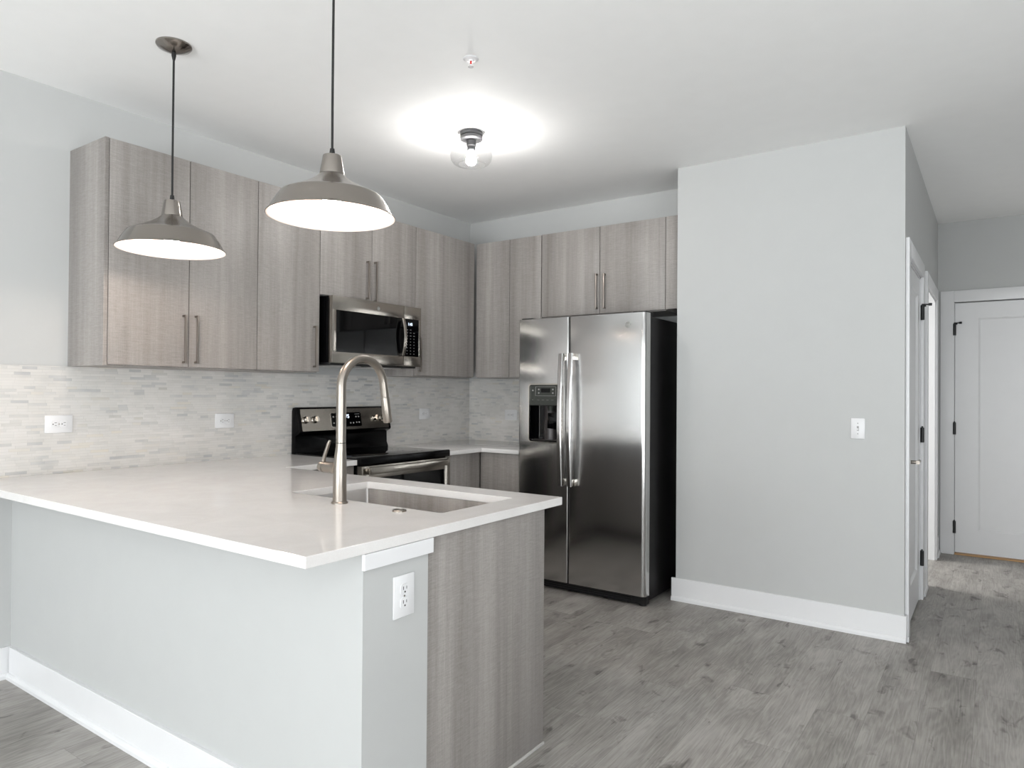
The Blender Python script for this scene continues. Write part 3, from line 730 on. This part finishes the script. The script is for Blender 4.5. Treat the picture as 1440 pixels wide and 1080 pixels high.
# ------------------------------------------------------------------ microwave
MY0, MY1, MX, MZ0, MZ1 = 1.687, 2.472, 0.432, 1.492, 1.9005
t = thing('microwave', (MX/2, (MY0+MY1)/2, MZ0), 'stainless over-the-range microwave with black glass door and keypad', 'microwave')
obj('body', box(B(), 0.0005, MX-0.038, MY0, MY1, MZ0+0.004, MZ1, bev=0.002), M_black, t)
SE = 2.303; GZ0, GZ1 = 1.560, 1.815
def frame4(b, x0, x1, y0, y1, z0, z1, gy0, gy1, gz0, gz1):
    box(b, x0, x1, y0, gy0, z0, z1, bev=0.0015); box(b, x0, x1, gy1, y1, z0, z1, bev=0.0015)
    box(b, x0, x1, gy0, gy1, z0, gz0, bev=0.0015); box(b, x0, x1, gy0, gy1, gz1, z1, bev=0.0015)
b = B()
prism(b, [(MY0, MZ0), (SE-0.0015, MZ0), (SE-0.0015, MZ1), (MY0, MZ1)], 0, MX-0.036, MX-0.010, 0.002)
box(b, MX-0.011, MX, MY0, SE-0.0015, GZ1, MZ1, bev=0.002); box(b, MX-0.011, MX, MY0, SE-0.0015, MZ0, GZ0, bev=0.002); box(b, MX-0.011, MX, MY0, MY0+0.030, GZ0-0.003, GZ1+0.003, bev=0.002)
dm = obj('door', b, M_steel_y, t)
obj('door_glass', box(B(), MX-0.0105, MX-0.0015, MY0+0.0295, SE-0.003, GZ0-0.0005, GZ1+0.0005), M_glassblk, dm, 0)
b = B(); rings = []
for i in range(15):
    s = i/14; z = GZ0+0.002+(GZ1-GZ0-0.004)*s; x = MX+0.018+0.022*math.sin(PI*s)
    yc, w = SE-0.022, 0.013
    rings.append([(x-0.006, yc-w, z), (x, yc-w, z), (x+0.003, yc-w*0.6, z), (x+0.003, yc+w*0.6, z), (x, yc+w, z), (x-0.006, yc+w, z)])
ringloft(b, rings); box(b, MX-0.002, MX+0.016, SE-0.033, SE-0.011, GZ0+0.002, GZ0+0.018); box(b, MX-0.002, MX+0.016, SE-0.033, SE-0.011, GZ1-0.018, GZ1-0.002)
obj('handle', b, M_steel_y, dm, 0.5)
emblem(t, (MX, 2.066, 1.857), (0, 1, 0), (1, 0, 0), 0.0125)
b = B()
box(b, MX-0.036, MX, SE+0.0015, MY1, GZ1, MZ1, bev=0.002); box(b, MX-0.036, MX, SE+0.0015, MY1, MZ0, GZ0, bev=0.002)
box(b, MX-0.036, MX, MY1-0.022, MY1, GZ0-0.002, GZ1+0.002, bev=0.002); box(b, MX-0.036, MX-0.004, SE+0.0015, MY1-0.02, GZ0-0.002, GZ1+0.002)
pm = obj('control_side', b, M_steel_y, t)
kp = obj('keypad', box(B(), MX-0.0045, MX-0.001, SE+0.002, MY1-0.0225, GZ0+0.0005, GZ1-0.0005), M_glassblk, t, 0)
text_part('clock_digits', '1:45', 0.026, (MX-0.0009, 2.365, 1.780), (0, 1, 0), (0, 0, 1), M_led, kp, 0.0002, 0, 0.0008)
b = B()
for r_ in range(9):
    z = 1.742-r_*0.0205
    for c_ in range(3):
        if r_ == 0 and c_ == 2: continue
        y = 2.335+c_*0.034; w = 0.008 if r_ < 3 else 0.0045
        box(b, MX-0.0012, MX-0.0006, y-w, y+w, z-0.0028, z+0.0028)
obj('key_legends', b, M_printdim, kp, 0)
b = B(); box(b, 0.02, MX-0.04, MY0+0.01, MY1-0.01, MZ0-0.010, MZ0+0.006, bev=0.002)
un = obj('underside', b, M_blackmat, t)
for y0 in (MY0+0.09, MY1-0.33):
    obj('grease_filter', box(B(), 0.10, 0.33, y0, y0+0.24, MZ0-0.014, MZ0-0.0095, bev=0.001), M_sinksteel, un)

# ------------------------------------------------------------------ range
t = thing('range', (0.37, (RY0+RY1)/2, 0), 'freestanding electric range, black with stainless control panel and oven handle', 'range')
XF = 0.658
obj('body', box(B(), 0.012, XF-0.045, RY0, RY1, 0.05, 0.913, bev=0.002), M_black, t)
ct = obj('cooktop', box(B(), 0.05, XF-0.010, RY0-0.001, RY1+0.001, 0.9135, 0.922, bev=0.003), M_glassblk, t)
for y, x, r in ((1.92, 0.47, 0.105), (1.92, 0.22, 0.075), (2.33, 0.47, 0.085), (2.33, 0.22, 0.105)):
    b = B()
    for q in (r, r*0.62): ringloft(b, [[(x+k*math.cos(2*PI*i/48), y+k*math.sin(2*PI*i/48), 0.9223) for i in range(48)] for k in (q, q-0.0025)], False, False)
    obj('burner_ring', b, M_ring, ct, 0)
b = B(); prism(b, [(XF-0.044, 0.882), (XF-0.010, 0.882), (XF-0.006, 0.888), (XF-0.006, 0.920), (XF-0.012, 0.9265), (XF-0.044, 0.9255)], 1, RY0-0.002, RY1+0.002, 0.001)
obj('front_trim', b, M_black, t)
# backguard
b = B(); prism(b, [(0.010, 0.9136), (0.066, 0.9136), (0.062, 0.930), (0.050, 0.955), (0.048, 1.030), (0.082, 1.046), (0.090, 1.058), (0.058, 1.206), (0.046, 1.214), (0.018, 1.210), (0.010, 1.19)], 1, RY0, RY1, 0.002)
obj('backguard', b, M_black, t, 0.4)
def on_panel(s, y, off=0.0):    # s 0..1 up the sloping face
    d_ = Vector((0.058-0.090, 0, 1.206-1.058)); n_ = Vector((d_.z, 0, -d_.x)).normalized()
    p_ = Vector((0.090, y, 1.058)) + d_*s + n_*off; return p_, d_.normalized(), n_
def pslab(b, y0, y1, s0, s1, o0, o1, r=0.006):
    L = (Vector((0.058-0.090, 0, 1.206-1.058))).length
    pts = rr(y0, y1, s0*L, s1*L, r)
    ringloft(b, [[on_panel(s/L, y, o)[0] for y, s in pts] for o in (o0, o1)])
    return b
pn = obj('control_panel', pslab(B(), RY0+0.022, RY1-0.022, 0.02, 0.97, 0.0, 0.004, 0.004), M_steel_y, t, 0.5)
dy0, dy1 = 1.985, 2.248
obj('display_trim', pslab(B(), dy0-0.004, dy1+0.004, 0.13, 0.79, 0.0042, 0.0052, 0.012), M_chrome, t)
dsp = obj('display', pslab(B(), dy0, dy1, 0.155, 0.77, 0.0052, 0.0062, 0.010), M_glassblk, t)
p_, up_, n_ = on_panel(0.60, 2.118, 0.0064)
text_part('display_digits', '385', 0.036, p_, (0, 1, 0), up_, M_led, dsp, 0.0002, 0, 0.0010)
for yy, ss in ((1.945, 0.60), (1.945, 0.32), (1.972, 0.60), (1.972, 0.32), (2.09, 0.30), (2.115, 0.30), (2.145, 0.58), (2.168, 0.58), (2.145, 0.32), (2.168, 0.32)):
    yy += 0.060; obj('display_key', pslab(B(), yy-0.006, yy+0.006, ss-0.03, ss+0.03, 0.0062, 0.0065, 0.002), M_print, dsp, 0)
obj('display_line', pslab(B(), 2.195, 2.238, 0.69, 0.71, 0.0062, 0.0065, 0.001), M_print, dsp, 0)
for y in (1.776, 1.850, 2.378, 2.452):
    c_, up_, n_ = on_panel(0.50, y, 0.004); b = B()
    rings = []
    for rad, h in ((0.024, 0.0), (0.024, 0.003), (0.0205, 0.005), (0.0195, 0.024), (0.017, 0.028)):
        rings.append([c_+n_*h+Vector((0, 1, 0))*rad*math.cos(2*PI*i/28)+up_*rad*math.sin(2*PI*i/28) for i in range(28)])
    ringloft(b, rings); k_ = obj('knob', b, M_chrome, t)
    b = B(); g0 = c_+n_*0.028
    vs = [g0+Vector((0, sy*0.0045, 0))+up_*sz*0.018+n_*h for h in (-0.002, 0.008) for sy, sz in ((-1, -1), (1, -1), (1, 1), (-1, 1))]
    ringloft(b, [vs[:4], vs[4:]]); obj('knob_grip', b, M_chrome, k_)
# oven door
b = B(); frame4(b, XF-0.044, XF, RY0+0.004, RY1-0.004, 0.205, 0.876, RY0+0.060, RY1-0.060, 0.27, 0.80)
od = obj('oven_door', b, M_steel_y, t)
obj('oven_window', box(B(), XF-0.030, XF-0.003, RY0+0.059, RY1-0.059, 0.269, 0.801), M_glassblk, od, 0)
b = B(); box(b, XF+0.034, XF+0.050, RY0+0.030, RY1-0.080, 0.830, 0.872, bev=0.006)
for y in (RY0+0.050, RY1-0.125): box(b, XF-0.001, XF+0.036, y, y+0.026, 0.838, 0.864, bev=0.002)
obj('handle', b, M_steel_y, od)
obj('storage_drawer', box(B(), XF-0.044, XF-0.002, RY0+0.004, RY1-0.004, 0.055, 0.200, bev=0.003), M_steel_y, t)
for x in (0.08, XF-0.09):
    for y in (RY0+0.05, RY1-0.05): obj('foot', lathe(B(), [(0.018, 0.0005), (0.018, 0.01), (0.01, 0.012), (0.01, 0.051)], x, y, 16), M_blackmat, t)

# ------------------------------------------------------------------ outlets and switch
def outlet_proto():
    """local: plate in XZ facing -Y, vertical duplex"""
    t = thing('outlet', (0, 0, 0), 'x', 'outlet', 'white duplex outlets')
    b = box(B(), -0.0425, 0.0425, -0.006, 0, -0.0605, 0.0605, bev=0.003); pl = obj('cover_plate', b, M_plate, t)
    for z in (0.0195, -0.0195):
        b = B(); pts = [(x, q) for x, q in rr(-0.0170, 0.0170, z-0.0150, z+0.0150, 0.009)]
        ringloft(b, [[(x, -0.0055, q) for x, q in pts], [(x, -0.0085, q) for x, q in pts]]); r = obj('receptacle', b, M_plate, t)
        b = B(); box(b, -0.0078, -0.0055, -0.0090, -0.0083, z-0.001, z+0.0085); box(b, 0.0055, 0.0075, -0.0090, -0.0083, z-0.000, z+0.0080)
        lathe(b, [(0.0028, -0.0083), (0.0028, -0.0090)], 0, 0, 12, axis='y', cz=z-0.0075); obj('slots', b, M_slot, r, 0)
    b = B(); lathe(b, [(0.0028, -0.0055), (0.0028, -0.0072)], 0, 0, 12, axis='y', cz=0); obj('screw', b, M_pull, t)
    return t
proto = outlet_proto()
spots = [((PX+0.0005, 0.343, 0.7365), (0, 0, PI/2), 'vertical white outlet on the end of the peninsula half wall'),
         ((0.0082, 0.375, 1.152), (PI/2, 0, PI/2), 'sideways white outlet in mosaic left of the upper cabinets'),
         ((0.0082, 1.250, 1.142), (PI/2, 0, PI/2), 'sideways white outlet in mosaic just left of the range'),
         ((0.0082, 2.982, 1.147), (PI/2, 0, PI/2), 'sideways outlet in mosaic right of the range near corner'),
         ((0.449, YK-0.0082, 1.135), (0, PI/2, 0), 'sideways outlet on back wall mosaic beside the refrigerator')]
from mathutils import Euler
for i, (loc, rot, lab) in enumerate(spots):
    o = proto if i == 0 else copy_tree(proto)
    o.location = loc; o['label'] = lab
    if abs(rot[0]) > 1:      # on left wall, facing +x, lying sideways
        m = Matrix.Rotation(PI/2, 3, 'Z') @ Matrix.Rotation(PI/2, 3, 'Y'); o.rotation_euler = m.to_euler()
    else: o.rotation_euler = rot
t = thing('light_switch', (3.0865, YB, 1.134), 'white toggle light switch on the grey wall right of refrigerator', 'switch')
b = box(B(), 3.051, 3.122, YB-0.006, YB-0.0002, 1.077, 1.191, bev=0.003); obj('cover_plate', b, M_plate, t)
b = B(); box(b, 3.0815, 3.0915, YB-0.0068, YB-0.0055, 1.122, 1.147); obj('switch_slot', b, M_print, t, 0)
b = B(); box(b, 3.0830, 3.0900, YB-0.017, YB-0.006, 1.126, 1.136, bev=0.0015); obj('toggle', b, M_plate, t)
for z in (1.105, 1.163):
    obj('screw', lathe(B(), [(0.003, -0.0055), (0.003, -0.0068)], 3.0865, YB, 12, axis='y', cz=z), M_print, t)

# ------------------------------------------------------------------ pendants
def pendant(x, y, cx_, cy_):
    t = thing('pendant_lamp', (x, y, 1.905), 'x', 'pendant lamp', 'brushed nickel barn pendants over the peninsula')
    b = B(); lathe(b, [(0.070, ZC-0.0005), (0.070, ZC-0.006), (0.064, ZC-0.013), (0.035, ZC-0.026), (0.010, ZC-0.034)], x, y, 44); obj('canopy', b, M_shade, t)
    b = B(); lathe(b, [(0.008, ZC-0.030), (0.0095, ZC-0.045), (0.0055, ZC-0.064)], x, y, 16); obj('strain_relief', b, M_cord, t)
    b = B(); tube(b, [(x, y, ZC-0.06), (x-0.0005, y, 2.55), (x-0.001, y, 2.3), (x, y, 2.122)], 0.0042, 12); obj('cord', b, M_cord, t)
    b = B(); lathe(b, [(0.0075, 2.136), (0.0095, 2.118), (0.0095, 2.111)], x, y, 16); obj('cord_grip', b, M_cord, t)
    b = B(); lathe(b, [(0.0285, 2.113), (0.0305, 2.1115), (0.0405, 2.054), (0.0405, 2.048), (0.038, 2.048)], x, y, 48, True, False); obj('neck', b, M_shade, t)
    out = [(0.039, 2.050), (0.043, 2.046), (0.055, 2.034), (0.080, 2.017), (0.120, 1.996), (0.160, 1.9790), (0.1670, 1.9755), (0.1695, 1.9730), (0.1720, 1.969), (0.190, 1.942), (0.204, 1.915), (0.208, 1.910), (0.2115, 1.9085), (0.2125, 1.9065), (0.2105, 1.9055)]
    b = B(); lathe(b, out, x, y, 96, False, False); sh = obj('shade', b, M_shade, t, 0.5)
    inn = [(0.038, 2.047), (0.053, 2.031), (0.080, 2.014), (0.120, 1.993), (0.160, 1.9760), (0.1655, 1.973), (0.1680, 1.970), (0.1885, 1.940), (0.2025, 1.9125), (0.2060, 1.9075), (0.2105, 1.9053)]
    b = B(); lathe(b, inn, x, y, 96, True, False); obj('inner_lining', b, M_inner, sh, 0.5)
    b = B(); lathe(b, [(0.018, 2.020), (0.018, 1.988)], x, y, 24); obj('socket', b, M_plate, t)
    prof = [(0.013, 1.990)] + [(0.031*math.sin(a), 1.952+0.031*math.cos(a)) for a in [0.45+(PI-0.46)*i/14 for i in range(15)]]
    b = B(); lathe(b, prof, x, y, 28); obj('bulb', b, M_bulb, t, 3)
    return t
p1 = pendant(0.878, 0.445, 0, 0); p1['label'] = 'brushed nickel pendant lamp farther from faucet, hanging before the end cabinet doors'
p2 = copy_tree(p1); p2.location = (1.878, 0.445, 1.905); p2['label'] = 'brushed nickel pendant lamp nearest the kitchen faucet, its cord leaving the frame'

# ------------------------------------------------------------------ flush ceiling light
lx, ly = 1.308, 1.915
t = thing('ceiling_light', (lx, ly, ZC), 'small flush ceiling light with dark canopy and clear glass bowl', 'ceiling light')
b = B(); lathe(b, [(0.063, ZC-0.0005), (0.063, ZC-0.020), (0.058, ZC-0.022), (0.058, ZC-0.026), (0.063, ZC-0.028), (0.063, ZC-0.040), (0.058, ZC-0.043), (0.030, ZC-0.043)], lx, ly, 48); obj('canopy', b, M_canopy, t)
b = B(); lathe(b, [(0.027, ZC-0.043), (0.027, ZC-0.075), (0.022, ZC-0.080), (0.022, ZC-0.098), (0.017, ZC-0.104)], lx, ly, 28); obj('socket', b, M_canopy, t)
z0 = ZC-0.052
prof = [(0.030, z0), (0.060, z0-0.003), (0.088, z0-0.014), (0.106, z0-0.034), (0.1145, z0-0.058), (0.1165, z0-0.082), (0.112, z0-0.104), (0.100, z0-0.120), (0.086, z0-0.127), (0.0745, z0-0.129), (0.071, z0-0.126)]
b = B(); lathe(b, prof, lx, ly, 72, False, False); obj('glass_bowl', b, M_bowl, t, 3)
zb = ZC-0.104
prof = [(0.012, zb), (0.014, zb-0.012), (0.026, zb-0.038), (0.030, zb-0.052), (0.028, zb-0.064), (0.018, zb-0.076), (0.006, zb-0.080)]
b = B(); lathe(b, prof, lx, ly, 28); obj('bulb', b, M_fbulb, t, 3)

# ------------------------------------------------------------------ sprinkler
sx, sy = 1.838, 1.240
t = thing('fire_sprinkler', (sx, sy, ZC), 'white pendent fire sprinkler head with red bulb on ceiling', 'sprinkler')
b = B(); lathe(b, [(0.034, ZC-0.0005), (0.034, ZC-0.002), (0.028, ZC-0.005), (0.017, ZC-0.006)], sx, sy, 36); obj('escutcheon', b, M_plate, t)
b = B(); lathe(b, [(0.010, ZC-0.006), (0.010, ZC-0.011)], sx, sy, 16)
tube(b, [(sx-0.009, sy, ZC-0.011), (sx-0.010, sy, ZC-0.022), (sx-0.002, sy, ZC-0.033)], 0.0018, 8); tube(b, [(sx+0.009, sy, ZC-0.011), (sx+0.010, sy, ZC-0.022), (sx+0.002, sy, ZC-0.033)], 0.0018, 8)
tube(b, [(sx, sy, ZC-0.024), (sx, sy, ZC-0.034)], 0.003, 8)
obj('frame', b, M_plate, t)
b = B(); tube(b, [(sx, sy, ZC-0.011), (sx, sy, ZC-0.024)], 0.0042, 10); obj('trigger_bulb', b, M_red, t)
b = B(); lathe(b, [(0.005, ZC-0.033), (0.012, ZC-0.0355), (0.012, ZC-0.0365)], sx, sy, 18); obj('deflector', b, M_print, t)
